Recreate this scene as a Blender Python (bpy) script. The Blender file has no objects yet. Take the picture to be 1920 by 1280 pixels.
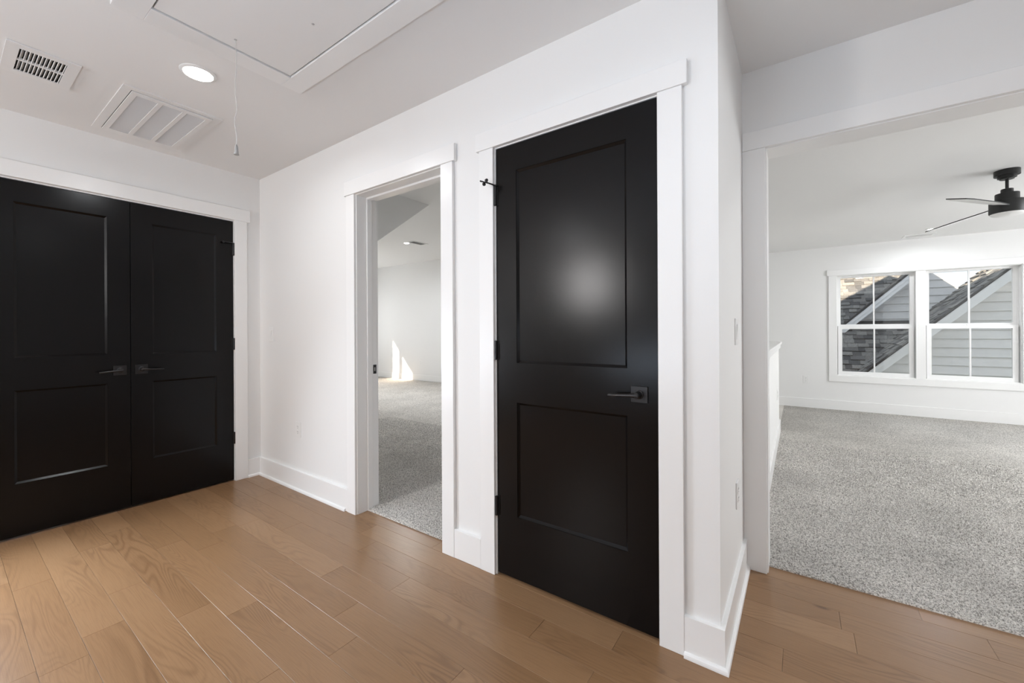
import bpy, bmesh, math, random
import numpy as np
from mathutils import Vector, Matrix
random.seed(11)
C = bpy.context.scene.collection
SC = bpy.context.scene
R = math.radians

# ------------------------------------------------------------------ camera, sky, sun, exposure
cam_d = bpy.data.cameras.new('camera')
cam_d.sensor_width = 36.0
cam_d.lens = 764.67 / 1920.0 * 36.0
cam_d.shift_y = -19.2 / 1920.0
cam_d.clip_start = 0.02
cam = bpy.data.objects.new('camera', cam_d)
C.objects.link(cam)
cam.matrix_world = (Matrix.Translation((0, 0, 1.1719)) @ Matrix.Rotation(R(35.102), 4, 'Z') @
                    Matrix.Rotation(R(90), 4, 'X') @ Matrix.Rotation(R(-0.281), 4, 'Z'))
SC.camera = cam

SC.view_settings.view_transform = 'Standard'
SC.view_settings.look = 'None'
SC.view_settings.exposure = 0.0
SC.view_settings.gamma = 1.0
SC.view_settings.use_curve_mapping = False
SC.cycles.use_denoising = True
SC.cycles.max_bounces = 10
SC.cycles.diffuse_bounces = 7
SC.cycles.sample_clamp_indirect = 6.0
SC.cycles.caustics_reflective = False
SC.cycles.caustics_refractive = False

W = bpy.data.worlds.new('sky')
SC.world = W
W.use_nodes = True
wn = W.node_tree.nodes
wn['Background'].inputs[0].default_value = (0.84, 0.915, 1.0, 1)
wn['Background'].inputs[1].default_value = 1.5

def lamp(name, kind, loc, energy, color=(1, 1, 1), aim=None, **kw):
    d = bpy.data.lights.new(name, kind)
    d.energy = energy
    d.color = color
    for k, v in kw.items():
        setattr(d, k, v)
    o = bpy.data.objects.new(name, d)
    C.objects.link(o)
    o.location = loc
    if aim is not None:
        o.rotation_euler = Vector(aim).to_track_quat('-Z', 'Y').to_euler()
    return o

SUN = Vector((0.10, 1.0, -0.37))
lamp('sun', 'SUN', (0, -8, 12), 24.0, (1.0, 0.83, 0.64), SUN, angle=R(0.5))
# added area lamps, unseen: one for the door highlight, one for floor glare
lamp('hall_fill', 'AREA', (-2.67, -2.72, 1.90), 43, (1.0, 0.975, 0.965), (0, 1, -0.05), shape='RECTANGLE', size=0.48, size_y=0.62)
lamp('hall_floor_fill', 'AREA', (-3.62, -0.36, 0.66), 42, (0.84, 0.95, 1.08), (1, 0.30, -0.50), shape='RECTANGLE', size=0.7, size_y=1.1, spread=R(125))
# added upward fill lamps, out of view, that brighten the hall ceiling
lamp('ceiling_fill', 'AREA', (-1.1, -1.35, 0.85), 33, (0.79, 0.94, 1.13), (0.0, 0.12, 1), shape='DISK', size=1.4)
lamp('ceiling_fill', 'AREA', (0.42, -0.2, 1.05), 13, (0.82, 0.945, 1.10), (0.16, 0.16, 1), shape='DISK', size=0.7)
# added fill lamps at windowless side walls, brightening the carpeted rooms
lamp('loft_fill', 'AREA', (4.4, 5.0, 1.5), 142, (0.95, 0.975, 1.0), (-1, 0.05, 0.0), shape='RECTANGLE', size=2.2, size_y=1.5)
lamp('bonus_fill', 'AREA', (-9.45, 5.0, 1.5), 36, (0.95, 0.975, 1.0), (1, 0, -0.05), shape='RECTANGLE', size=2.0, size_y=1.5)

# ------------------------------------------------------------------ materials
def mat(name, col, rough=0.5, spec=0.5, metal=0.0):
    m = bpy.data.materials.new(name)
    m.use_nodes = True
    b = m.node_tree.nodes['Principled BSDF']
    b.inputs['Base Color'].default_value = (*col, 1)
    b.inputs['Roughness'].default_value = rough
    b.inputs['Specular IOR Level'].default_value = spec
    b.inputs['Metallic'].default_value = metal
    return m, m.node_tree, b

def nd(t, typ, **kw):
    n = t.nodes.new(typ)
    for k, v in kw.items():
        setattr(n, k, v)
    return n

def add_bump(t, b, scale, strength, dist=0.002, detail=3.0):
    tc = nd(t, 'ShaderNodeNewGeometry')
    no = nd(t, 'ShaderNodeTexNoise')
    no.inputs['Scale'].default_value = scale
    no.inputs['Detail'].default_value = detail
    bp = nd(t, 'ShaderNodeBump')
    bp.inputs['Strength'].default_value = strength
    bp.inputs['Distance'].default_value = dist
    t.links.new(tc.outputs['Position'], no.inputs['Vector'])
    t.links.new(no.outputs['Fac'], bp.inputs['Height'])
    t.links.new(bp.outputs['Normal'], b.inputs['Normal'])

WALL, t, b = mat('wall_paint', (0.80, 0.798, 0.79), 0.55, 0.3); add_bump(t, b, 220, 0.12, 0.001)
CEIL, t, b = mat('ceiling_paint', (0.80, 0.797, 0.79), 0.7, 0.25); add_bump(t, b, 160, 0.1, 0.001)
TRIM, t, b = mat('trim_paint', (0.83, 0.828, 0.82), 0.3, 0.5)
BLACK, t, b = mat('black_door_paint', (0.0030, 0.0024, 0.0024), 0.21, 0.22); add_bump(t, b, 420, 0.10, 0.0008, 2.0)
METAL, t, b = mat('black_metal', (0.014, 0.0125, 0.013), 0.33, 0.5, 0.25)
PLATE, t, b = mat('white_plastic', (0.80, 0.80, 0.79), 0.3, 0.5)
FILTER, t, b = mat('grey_filter', (0.42, 0.42, 0.425), 0.8, 0.2)
VENTW, t, b = mat('vent_enamel', (0.80, 0.795, 0.785), 0.4, 0.5)
LOUV, t, b = mat('louver_enamel', (0.68, 0.68, 0.68), 0.5, 0.4)
DARK, t, b = mat('duct_dark', (0.06, 0.06, 0.06), 0.8, 0.2)
SLOT, t, b = mat('slot_dark', (0.05, 0.05, 0.05), 0.6, 0.3)
CORD, t, b = mat('cord_cotton', (0.62, 0.61, 0.59), 0.8, 0.2)
BELL, t, b = mat('cord_bell_plastic', (0.42, 0.41, 0.40), 0.5, 0.4)
FAN, t, b = mat('fan_black', (0.018, 0.018, 0.017), 0.5, 0.4)
LENS, t, b = mat('fan_lens', (0.80, 0.80, 0.79), 0.4, 0.4)
VINYL, t, b = mat('window_vinyl', (0.82, 0.82, 0.815), 0.35, 0.5)
STRIKE, t, b = mat('strike_black', (0.012, 0.011, 0.011), 0.4, 0.5, 0.3)
STEEL, t, b = mat('latch_hole_grey', (0.35, 0.34, 0.33), 0.5, 0.5)
SUBF, t, b = mat('subfloor', (0.16, 0.10, 0.06), 0.8, 0.2)
DRIP, t, b = mat('roof_edge', (0.02, 0.02, 0.022), 0.6, 0.4)
RAKE, t, b = mat('rake_paint', (0.78, 0.79, 0.81), 0.5, 0.4)

def emissive(name, col, strength):
    m, t, b = mat(name, (0.9, 0.9, 0.9), 0.4)
    b.inputs['Emission Color'].default_value = (*col, 1)
    b.inputs['Emission Strength'].default_value = strength
    return m
LAMP = emissive('lamp_lens', (1.0, 0.96, 0.91), 9.0)

# glass: thin architectural pane
GLASS = bpy.data.materials.new('window_glass')
GLASS.use_nodes = True
t = GLASS.node_tree
t.nodes.remove(t.nodes['Principled BSDF'])
tr = nd(t, 'ShaderNodeBsdfTransparent'); tr.inputs[0].default_value = (0.96, 0.97, 0.97, 1)
gl = nd(t, 'ShaderNodeBsdfGlossy'); gl.inputs['Roughness'].default_value = 0.02
mx = nd(t, 'ShaderNodeMixShader'); mx.inputs[0].default_value = 0.05
t.links.new(tr.outputs[0], mx.inputs[1]); t.links.new(gl.outputs[0], mx.inputs[2])
t.links.new(mx.outputs[0], t.nodes['Material Output'].inputs[0])

# oak floor boards, grain along X, every board its own tone
WOOD, t, b = mat('oak_plank', (0.35, 0.2, 0.11), 0.31, 0.5)
L = t.links
oi = nd(t, 'ShaderNodeObjectInfo'); ge = nd(t, 'ShaderNodeNewGeometry')
off = nd(t, 'ShaderNodeVectorMath', operation='SCALE'); off.inputs[0].default_value = (37.0, 91.0, 13.0)
L.new(oi.outputs['Random'], off.inputs['Scale'])
pos = nd(t, 'ShaderNodeVectorMath', operation='ADD')
L.new(ge.outputs['Position'], pos.inputs[0]); L.new(off.outputs[0], pos.inputs[1])
mp1 = nd(t, 'ShaderNodeMapping'); mp1.inputs['Scale'].default_value = (1.1, 7.0, 1.0)
L.new(pos.outputs[0], mp1.inputs['Vector'])
n1 = nd(t, 'ShaderNodeTexNoise'); n1.inputs['Scale'].default_value = 1.0; n1.inputs['Detail'].default_value = 1.5; n1.inputs['Distortion'].default_value = 0.6
L.new(mp1.outputs[0], n1.inputs['Vector'])
rm = nd(t, 'ShaderNodeMath', operation='MULTIPLY'); rm.inputs[1].default_value = 125.0
L.new(n1.outputs['Fac'], rm.inputs[0])
sn = nd(t, 'ShaderNodeMath', operation='SINE'); L.new(rm.outputs[0], sn.inputs[0])
sr = nd(t, 'ShaderNodeMapRange'); sr.inputs['From Min'].default_value = -1; sr.inputs['From Max'].default_value = 1
L.new(sn.outputs[0], sr.inputs['Value'])
pw = nd(t, 'ShaderNodeMath', operation='POWER'); pw.inputs[1].default_value = 2.2; L.new(sr.outputs[0], pw.inputs[0])
# the ring lines come and go along a board
mp3 = nd(t, 'ShaderNodeMapping'); mp3.inputs['Scale'].default_value = (0.9, 3.0, 1.0); mp3.inputs['Location'].default_value = (5, 9, 2)
L.new(pos.outputs[0], mp3.inputs['Vector'])
n3 = nd(t, 'ShaderNodeTexNoise'); n3.inputs['Scale'].default_value = 1.6; n3.inputs['Detail'].default_value = 2.0
L.new(mp3.outputs[0], n3.inputs['Vector'])
m3 = nd(t, 'ShaderNodeMapRange'); m3.inputs['From Min'].default_value = 0.42; m3.inputs['From Max'].default_value = 0.66
L.new(n3.outputs['Fac'], m3.inputs['Value'])
ring = nd(t, 'ShaderNodeMath', operation='MULTIPLY'); L.new(pw.outputs[0], ring.inputs[0]); L.new(m3.outputs[0], ring.inputs[1])
# fine pores
mp2 = nd(t, 'ShaderNodeMapping'); mp2.inputs['Scale'].default_value = (9.0, 330.0, 1.0)
L.new(pos.outputs[0], mp2.inputs['Vector'])
n2 = nd(t, 'ShaderNodeTexNoise'); n2.inputs['Scale'].default_value = 1.0; n2.inputs['Detail'].default_value = 4.0
L.new(mp2.outputs[0], n2.inputs['Vector'])
# broad blotches
n4 = nd(t, 'ShaderNodeTexNoise'); n4.inputs['Scale'].default_value = 3.2; n4.inputs['Detail'].default_value = 3.0
L.new(pos.outputs[0], n4.inputs['Vector'])
cr = nd(t, 'ShaderNodeValToRGB')
e = cr.color_ramp.elements
e[0].position = 0.0; e[0].color = (0.228, 0.126, 0.060, 1)
e[1].position = 1.0; e[1].color = (0.335, 0.200, 0.106, 1)
em = cr.color_ramp.elements.new(0.5); em.color = (0.278, 0.158, 0.079, 1)
sm = nd(t, 'ShaderNodeMath', operation='MULTIPLY_ADD'); sm.inputs[1].default_value = 0.5; sm.inputs[2].default_value = 0.02
L.new(oi.outputs['Random'], sm.inputs[0])
s2 = nd(t, 'ShaderNodeMath', operation='MULTIPLY_ADD'); s2.inputs[1].default_value = 0.42
L.new(n4.outputs['Fac'], s2.inputs[0]); L.new(sm.outputs[0], s2.inputs[2])
L.new(s2.outputs[0], cr.inputs['Fac'])
mixr = nd(t, 'ShaderNodeMix', data_type='RGBA', blend_type='MULTIPLY')
fr = nd(t, 'ShaderNodeMath', operation='MULTIPLY'); fr.inputs[1].default_value = 0.5; L.new(ring.outputs[0], fr.inputs[0])
L.new(fr.outputs[0], mixr.inputs[0]); L.new(cr.outputs['Color'], mixr.inputs[6]); mixr.inputs[7].default_value = (0.50, 0.44, 0.40, 1)
mixp = nd(t, 'ShaderNodeMix', data_type='RGBA', blend_type='MULTIPLY')
pr = nd(t, 'ShaderNodeMapRange'); pr.inputs['From Min'].default_value = 0.46; pr.inputs['From Max'].default_value = 0.72; pr.inputs['To Max'].default_value = 0.42
L.new(n2.outputs['Fac'], pr.inputs['Value']); L.new(pr.outputs[0], mixp.inputs[0])
L.new(mixr.outputs[2], mixp.inputs[6]); mixp.inputs[7].default_value = (0.66, 0.60, 0.56, 1)
# a few dark knots
vo = nd(t, 'ShaderNodeTexVoronoi'); vo.inputs['Scale'].default_value = 1.0
mpk = nd(t, 'ShaderNodeMapping'); mpk.inputs['Scale'].default_value = (1.5, 3.2, 0.0); L.new(pos.outputs[0], mpk.inputs['Vector'])
L.new(mpk.outputs[0], vo.inputs['Vector'])
kr = nd(t, 'ShaderNodeMapRange'); kr.inputs['From Min'].default_value = 0.018; kr.inputs['From Max'].default_value = 0.055; kr.inputs['To Min'].default_value = 0.75; kr.inputs['To Max'].default_value = 0.0
L.new(vo.outputs['Distance'], kr.inputs['Value'])
mixk = nd(t, 'ShaderNodeMix', data_type='RGBA', blend_type='MULTIPLY')
L.new(kr.outputs[0], mixk.inputs[0]); L.new(mixp.outputs[2], mixk.inputs[6]); mixk.inputs[7].default_value = (0.34, 0.28, 0.25, 1)
L.new(mixk.outputs[2], b.inputs['Base Color'])
bp = nd(t, 'ShaderNodeBump'); bp.inputs['Strength'].default_value = 0.12; bp.inputs['Distance'].default_value = 0.001
L.new(n2.outputs['Fac'], bp.inputs['Height']); L.new(bp.outputs['Normal'], b.inputs['Normal'])

# carpet pile: speckled greige
def carpet_mat():
    m, t, b = mat('carpet_pile', (0.3, 0.28, 0.26), 0.95, 0.1)
    L = t.links
    ge = nd(t, 'ShaderNodeNewGeometry')
    na = nd(t, 'ShaderNodeTexNoise'); na.inputs['Scale'].default_value = 130; na.inputs['Detail'].default_value = 2.0
    nb = nd(t, 'ShaderNodeTexNoise'); nb.inputs['Scale'].default_value = 2.2; nb.inputs['Detail'].default_value = 2.0
    L.new(ge.outputs['Position'], na.inputs['Vector']); L.new(ge.outputs['Position'], nb.inputs['Vector'])
    cr = nd(t, 'ShaderNodeValToRGB')
    e = cr.color_ramp.elements
    e[0].position = 0.36; e[0].color = (0.28, 0.262, 0.238, 1)
    e[1].position = 0.64; e[1].color = (0.93, 0.895, 0.85, 1)
    x = cr.color_ramp.elements.new(0.49); x.color = (0.67, 0.64, 0.60, 1)
    L.new(na.outputs['Fac'], cr.inputs['Fac'])
    mr = nd(t, 'ShaderNodeMapRange'); mr.inputs['From Min'].default_value = 0.3; mr.inputs['From Max'].default_value = 0.7
    mr.inputs['To Min'].default_value = 0.9; mr.inputs['To Max'].default_value = 1.08
    L.new(nb.outputs['Fac'], mr.inputs['Value'])
    ml = nd(t, 'ShaderNodeVectorMath', operation='SCALE'); L.new(cr.outputs['Color'], ml.inputs[0]); L.new(mr.outputs[0], ml.inputs['Scale'])
    L.new(ml.outputs[0], b.inputs['Base Color'])
    bp = nd(t, 'ShaderNodeBump'); bp.inputs['Strength'].default_value = 0.5; bp.inputs['Distance'].default_value = 0.006
    L.new(na.outputs['Fac'], bp.inputs['Height']); L.new(bp.outputs['Normal'], b.inputs['Normal'])
    return m
CARPET = carpet_mat()


def tone_mat(name, c0, c1, rough, noise=60, grit=0.25):
    m, t, b = mat(name, c0, rough, 0.25)
    L = t.links
    oi = nd(t, 'ShaderNodeObjectInfo'); ge = nd(t, 'ShaderNodeNewGeometry')
    no = nd(t, 'ShaderNodeTexNoise'); no.inputs['Scale'].default_value = noise; no.inputs['Detail'].default_value = 3
    L.new(ge.outputs['Position'], no.inputs['Vector'])
    mx = nd(t, 'ShaderNodeMix', data_type='RGBA'); mx.inputs[6].default_value = (*c0, 1); mx.inputs[7].default_value = (*c1, 1)
    L.new(oi.outputs['Random'], mx.inputs[0])
    mr = nd(t, 'ShaderNodeMapRange'); mr.inputs['From Min'].default_value = 0.3; mr.inputs['From Max'].default_value = 0.7
    mr.inputs['To Min'].default_value = 1 - grit; mr.inputs['To Max'].default_value = 1 + grit
    L.new(no.outputs['Fac'], mr.inputs['Value'])
    ml = nd(t, 'ShaderNodeVectorMath', operation='SCALE'); L.new(mx.outputs[2], ml.inputs[0]); L.new(mr.outputs[0], ml.inputs['Scale'])
    L.new(ml.outputs[0], b.inputs['Base Color'])
    return m
SHINGLE = tone_mat('asphalt_shingle', (0.05, 0.05, 0.053), (0.20, 0.195, 0.185), 0.9, 45, 0.3)
ROOFBASE = tone_mat('roof_underlay', (0.045, 0.045, 0.048), (0.045, 0.045, 0.048), 0.9)
SIDING = tone_mat('lap_siding', (0.68, 0.68, 0.69), (0.72, 0.72, 0.73), 0.6, 8, 0.03)

# ------------------------------------------------------------------ mesh helpers
class MB:
    """collects boxes, prisms and turned shapes into one mesh"""
    def __init__(s):
        s.bm = bmesh.new()
    def box(s, x0, x1, y0, y1, z0, z1, bev=0.0):
        vs = [s.bm.verts.new(p) for p in ((x0, y0, z0), (x1, y0, z0), (x1, y1, z0), (x0, y1, z0), (x0, y0, z1), (x1, y0, z1), (x1, y1, z1), (x0, y1, z1))]
        fs = [s.bm.faces.new([vs[i] for i in q]) for q in ((3, 2, 1, 0), (4, 5, 6, 7), (0, 1, 5, 4), (1, 2, 6, 5), (2, 3, 7, 6), (3, 0, 4, 7))]
        if bev > 0:
            es = {e for f in fs for e in f.edges}
            bmesh.ops.bevel(s.bm, geom=list(es), offset=bev, segments=1, affect='EDGES', profile=0.5)
        return s
    def prism(s, poly, vec):
        """polygon (list of 3D points) pushed along vec"""
        v = Vector(vec)
        a = [s.bm.verts.new(p) for p in poly]
        c = [s.bm.verts.new(Vector(p) + v) for p in poly]
        n = len(poly)
        s.bm.faces.new(list(reversed(a))); s.bm.faces.new(c)
        for i in range(n):
            s.bm.faces.new((a[i], a[(i + 1) % n], c[(i + 1) % n], c[i]))
        bmesh.ops.recalc_face_normals(s.bm, faces=s.bm.faces)
        return s
    def lathe(s, prof, M=Matrix(), seg=28):
        """prof = [(radius, height)], turned about local Z, placed by M; open ends are closed"""
        rings = []
        for r, z in prof:
            rings.append([s.bm.verts.new(M @ Vector((r * math.cos(2 * math.pi * k / seg), r * math.sin(2 * math.pi * k / seg), z))) for k in range(seg)])
        for a, c in zip(rings, rings[1:]):
            for k in range(seg):
                s.bm.faces.new((a[k], a[(k + 1) % seg], c[(k + 1) % seg], c[k]))
        s.bm.faces.new(list(reversed(rings[0]))); s.bm.faces.new(rings[-1])
        bmesh.ops.recalc_face_normals(s.bm, faces=s.bm.faces)
        return s
    def tube(s, pts, r, seg=8):
        rings = []
        for i, p in enumerate(pts):
            p = Vector(p)
            d = (Vector(pts[min(i + 1, len(pts) - 1)]) - Vector(pts[max(i - 1, 0)])).normalized()
            u = d.orthogonal().normalized() if i == 0 else (u - d * u.dot(d)).normalized()
            w = d.cross(u)
            rr = r[i] if isinstance(r, (list, tuple)) else r
            rings.append([s.bm.verts.new(p + u * rr * math.cos(2 * math.pi * k / seg) + w * rr * math.sin(2 * math.pi * k / seg)) for k in range(seg)])
        for a, c in zip(rings, rings[1:]):
            for k in range(seg):
                s.bm.faces.new((a[k], a[(k + 1) % seg], c[(k + 1) % seg], c[k]))
        s.bm.faces.new(list(reversed(rings[0]))); s.bm.faces.new(rings[-1])
        bmesh.ops.recalc_face_normals(s.bm, faces=s.bm.faces)
        return s
    def build(s, name, m, parent=None, smooth=False):
        me = bpy.data.meshes.new(name)
        s.bm.to_mesh(me); s.bm.free()
        me.materials.append(m)
        if smooth:
            for p in me.polygons:
                p.use_smooth = True
            me.set_sharp_from_angle(angle=R(35))
        o = bpy.data.objects.new(name, me)
        C.objects.link(o)
        if parent is not None:
            o.parent = parent
            o.matrix_parent_inverse = parent_inv(parent)
        return o

def parent_inv(p):
    m = Matrix()
    chain = []
    while p is not None:
        chain.append(p); p = p.parent
    for q in reversed(chain):
        m = m @ q.matrix_parent_inverse @ Matrix.LocRotScale(q.location, q.rotation_euler, q.scale) if q.parent else Matrix.LocRotScale(q.location, q.rotation_euler, q.scale)
    return m.inverted()

def tag(o, label=None, cat=None, group=None, kind=None):
    if label: o['label'] = label
    if cat: o['category'] = cat
    if group: o['group'] = group
    if kind: o['kind'] = kind
    return o

def empty(name, loc, label=None, cat=None, group=None, kind=None):
    o = bpy.data.objects.new(name, None)
    o.empty_display_size = 0.1
    C.objects.link(o)
    o.location = loc
    return tag(o, label, cat, group, kind)

def bx(*a, bev=0.0):
    return MB().box(*a, bev=bev)

def holed(axis, a0, a1, b0, b1, t0, t1, holes, mb=None):
    """slab with rectangular holes. axis = thickness axis; (a, b) the two others in x<y<z order; holes = (a0, a1, b0, b1)"""
    mb = mb or MB()
    A = sorted({a0, a1, *[min(max(h[i], a0), a1) for h in holes for i in (0, 1)]})
    B = sorted({b0, b1, *[min(max(h[i], b0), b1) for h in holes for i in (2, 3)]})
    for i in range(len(A) - 1):
        for j in range(len(B) - 1):
            ca, cb = (A[i] + A[i + 1]) / 2, (B[j] + B[j + 1]) / 2
            if any(h[0] < ca < h[1] and h[2] < cb < h[3] for h in holes):
                continue
            p, q = (A[i], A[i + 1]), (B[j], B[j + 1])
            if axis == 'x': mb.box(t0, t1, *p, *q)
            elif axis == 'y': mb.box(*p, t0, t1, *q)
            else: mb.box(*p, *q, t0, t1)
    return mb

def struct(name, mb, m, label, cat):
    return tag(mb.build(name, m), label, cat, None, 'structure')

# ------------------------------------------------------------------ measurements (metres; camera stands at x = y = 0)
XW, YD, YC = -3.663, 1.571, 1.553          # closet wall face, door wall face, door wall casing face
YB = 1.715                                 # back of door wall
XR = -0.2256                               # short return wall face
YO, YO2 = 2.318, 2.455                     # wide opening wall
H, HR, HB = 2.44, 2.38, 2.83               # ceilings: hall, right room, room behind the doorway
YW = 7.57                                  # window wall
YF = 6.70                                  # far wall of the room behind the doorway

# ------------------------------------------------------------------ walls, ceilings, roof
struct('wall_left', holed('x', -2.9, YD, 0, H, -3.80, XW, [(0.134, 1.397, -1, 2.075)]), WALL, 'white end wall holding the black double closet doors', 'wall')
struct('wall_center', holed('y', -3.80, XR, 0, HB, YD, YB, [(-2.338, -1.538, -1, 2.07), (-1.2145, -0.4125, -1, 2.07)]), WALL, 'long white wall with the open doorway and the single black door', 'wall')
struct('wall_return', bx(XR - 0.12, XR, YB, YO, 0, H), WALL, 'narrow white return wall between the black door and the wide opening', 'wall')
struct('wall_opening', holed('y', -1.4, 4.6, 0, H, YO, YO2, [(-0.142, 1.66, -1, 2.063)]), WALL, 'white wall around the wide cased opening to the carpeted loft', 'wall')
struct('wall_behind', bx(-3.80, 2.7, -2.95, -2.83, 0, H), WALL, 'white hall wall behind the photographer', 'wall')
struct('wall_hall_end', bx(2.6, 2.72, -2.83, YO, 0, H), WALL, 'white wall closing the hall beyond the picture edge', 'wall')
struct('wall_window', holed('y', -1.4, 4.6, 0, HR + 0.05, YW, YW + 0.14, [(0.44, 2.222, 0.50, 1.966)]), WALL, 'white far wall of the loft around the double window', 'wall')
struct('wall_stair', bx(-1.40, -1.28, YO2, YW, 0, HR), WALL, 'white wall on the far side of the stairwell', 'wall')
struct('wall_loft_side', bx(4.5, 4.62, YO2, YW, 0, HR), WALL, 'white side wall of the loft beyond the picture edge', 'wall')
struct('wall_far', bx(-9.72, -1.40, YF, YF + 0.12, 0, HB), WALL, 'far white wall of the carpeted room seen through the doorway, with a patch of sun', 'wall')
struct('wall_bonus_west', bx(-9.72, -9.60, 1.9, YF, 0, HB), WALL, 'white west wall of the room behind the doorway', 'wall')
struct('wall_bonus_east', bx(-1.56, -1.44, YB, YF, 0, HB), WALL, 'white east wall of the room behind the doorway', 'wall')
# knee wall and an unseen opening shaped to cut the sun patch
XK = -3.957
struct('wall_knee', bx(-8.0, -3.80, YB - 0.12, YB, 0, 1.30), WALL, 'low knee wall under the sloped ceiling', 'wall')
d = MB()
d.box(-9.72, -8.87, 1.9, 2.0, 0, HB); d.box(-8.87, -7.88, 1.9, 2.0, 0, 1.50); d.box(-8.09, -7.88, 1.9, 2.0, 1.5, HB)
d.prism([(-8.87, 1.9, 2.72), (-8.09, 1.9, 1.86), (-8.09, 1.9, HB), (-8.87, 1.9, HB)], (0, 0.1, 0))
d.box(-8.64, -8.50, 1.93, 1.98, 1.5, 2.5)
struct('wall_sun_opening', d, WALL, 'unseen white wall, its sloped opening shaped to cut the sun patch', 'wall')
d = MB(); d.prism([(XK, 2.908 - 1.193, 1.27), (XK, 3.753, HB), (XK, 2.908 - 1.193, HB)], (-0.10, 0, 0))
struct('wall_cheek', d, WALL, 'shaded triangular wall above the doorway view, under the flat ceiling', 'wall')
d = MB(); d.prism([(-8.0, YB, 1.25), (-8.0, YB, HB), (-8.0, 3.753, HB)], (-0.10, 0, 0))
struct('wall_dormer_cheek', d, WALL, 'triangular dormer side wall', 'wall')

# ceilings
hatch = (-2.045, -0.72, 0.492, 1.022)
sup = (-3.06, -2.815, 0.227, 0.373)
gri = (-3.49, -2.83, 0.60, 0.962)
cl = holed('z', -3.80, 2.72, -2.95, YO, H, H + 0.12, [hatch, sup, gri, (-3.9, -1.44, YD + 0.03, 3.0)])
struct('ceiling', cl, CEIL, 'flat white hall ceiling', 'ceiling')
struct('ceiling_loft', bx(-1.4, 4.62, YO2, YW + 0.14, HR, HR + 0.1), CEIL, 'flat white ceiling of the loft with the black fan', 'ceiling')
cb = MB()
cb.box(XK, -1.44, YB, YF + 0.12, HB, HB + 0.1); cb.box(-8.0, XK, 3.753, YF + 0.12, HB, HB + 0.1); cb.box(-9.72, -8.0, 1.9, YF + 0.12, HB, HB + 0.1)
cb.prism([(XK - .05, YB - 0.12, 1.178), (XK - .05, 3.753, HB), (XK - .05, 3.753, HB + 0.1), (XK - .05, YB - 0.12, 1.30)], (-8.0 - XK, 0, 0))
struct('ceiling_bonus', cb, CEIL, 'white ceiling of the room behind the doorway, sloped towards its near side', 'ceiling')
rf = MB()
rf.prism([(1.33, 2.2, 5.15), (-1.75, 2.2, 2.07 + 0.0), (-1.75, 2.2, 1.92), (1.33, 2.2, 5.0)], (0, 5.9, 0))
rf.prism([(1.33, 2.2, 5.15), (1.33, 2.2, 5.0), (4.85, 2.2, 1.48), (4.85, 2.2, 1.63)], (0, 5.9, 0))
struct('roof_loft', rf, ROOFBASE, 'gabled roof above the loft, out of the picture', 'roof')
sh = MB(); sh.box(-4.5, -4.4, -0.3, 1.6, 0, H); sh.box(-4.4, -3.8, -0.3, -0.2, 0, H); sh.box(-4.5, -3.8, 1.591, 1.6, 0, H); sh.box(-4.5, -3.8, -0.3, 1.6, H, H + 0.05)
struct('wall_closet', sh, WALL, 'inside walls of the closed closet', 'wall')

rf = MB()
rf.prism([(1.33, 7.60, 5.0), (-1.2, 7.60, 2.49), (3.86, 7.60, 2.49)], (0, 0.1, 0))
rf.prism([(1.33, 2.25, 5.0), (-1.2, 2.25, 2.57), (3.86, 2.25, 2.57)], (0, 0.05, 0))
struct('wall_gable', rf, SIDING, 'pale siding of the loft gable, out of the picture', 'wall')
struct('wall_below_loft', bx(-1.4, 4.6, YW, YW + 0.14, -3.2, -0.02), SIDING, 'pale siding below the loft window, out of the picture', 'wall')

# ------------------------------------------------------------------ floor of oak boards
fl = struct('floor', bx(-4.50, 2.72, -2.95, 2.385, -0.10, -0.013), SUBF, 'floor of narrow brown oak boards running along the door wall', 'floor')
PW = 0.1225
known = {-1: [-2.928, -2.126], 0: [-2.259], 1: [-3.16, -2.537], 2: [-3.32, -2.094, -1.487], 3: [-1.939], 4: [-1.395], 5: [-1.567, -0.957],
         6: [-1.877], 7: [-2.51], 8: [-1.938], 11: [-0.051], 15: [0.5765], 16: [0.403]}
def row(k, x0, x1):
    js = sorted(j for j in known.get(k, []) if x0 < j < x1)
    cuts = [x0]
    rnd = random.Random(900 + k)
    if not js:
        x = x0 + rnd.uniform(0.3, 1.3)
        while x < x1 - 0.25:
            cuts.append(x); x += rnd.uniform(0.8, 1.7)
    else:
        x = js[0] - rnd.uniform(0.9, 1.4); pre = []
        while x > x0 + 0.3:
            pre.append(x); x -= rnd.uniform(0.9, 1.4)
        cuts += sorted(pre) + js
        x = js[-1] + rnd.uniform(0.95, 1.7)
        while x < x1 - 0.25:
            cuts.append(x); x += rnd.uniform(0.8, 1.7)
    return cuts + [x1]
def plank_mesh(mb, x0, x1, y0, y1):
    g = 0.0004
    x0 += g; x1 -= g; y0 += g; y1 -= g
    bv = 0.0005
    lo = [(x0, y0, -0.012), (x1, y0, -0.012), (x1, y1, -0.012), (x0, y1, -0.012)]
    mi = [(x, y, -bv) for x, y, z in lo]
    hi = [(x0 + bv, y0 + bv, 0), (x1 - bv, y0 + bv, 0), (x1 - bv, y1 - bv, 0), (x0 + bv, y1 - bv, 0)]
    V = [[mb.bm.verts.new(p) for p in r] for r in (lo, mi, hi)]
    for a, c in ((0, 1), (1, 2)):
        for i in range(4):
            mb.bm.faces.new((V[a][i], V[a][(i + 1) % 4], V[c][(i + 1) % 4], V[c][i]))
    mb.bm.faces.new(V[2])
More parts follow.
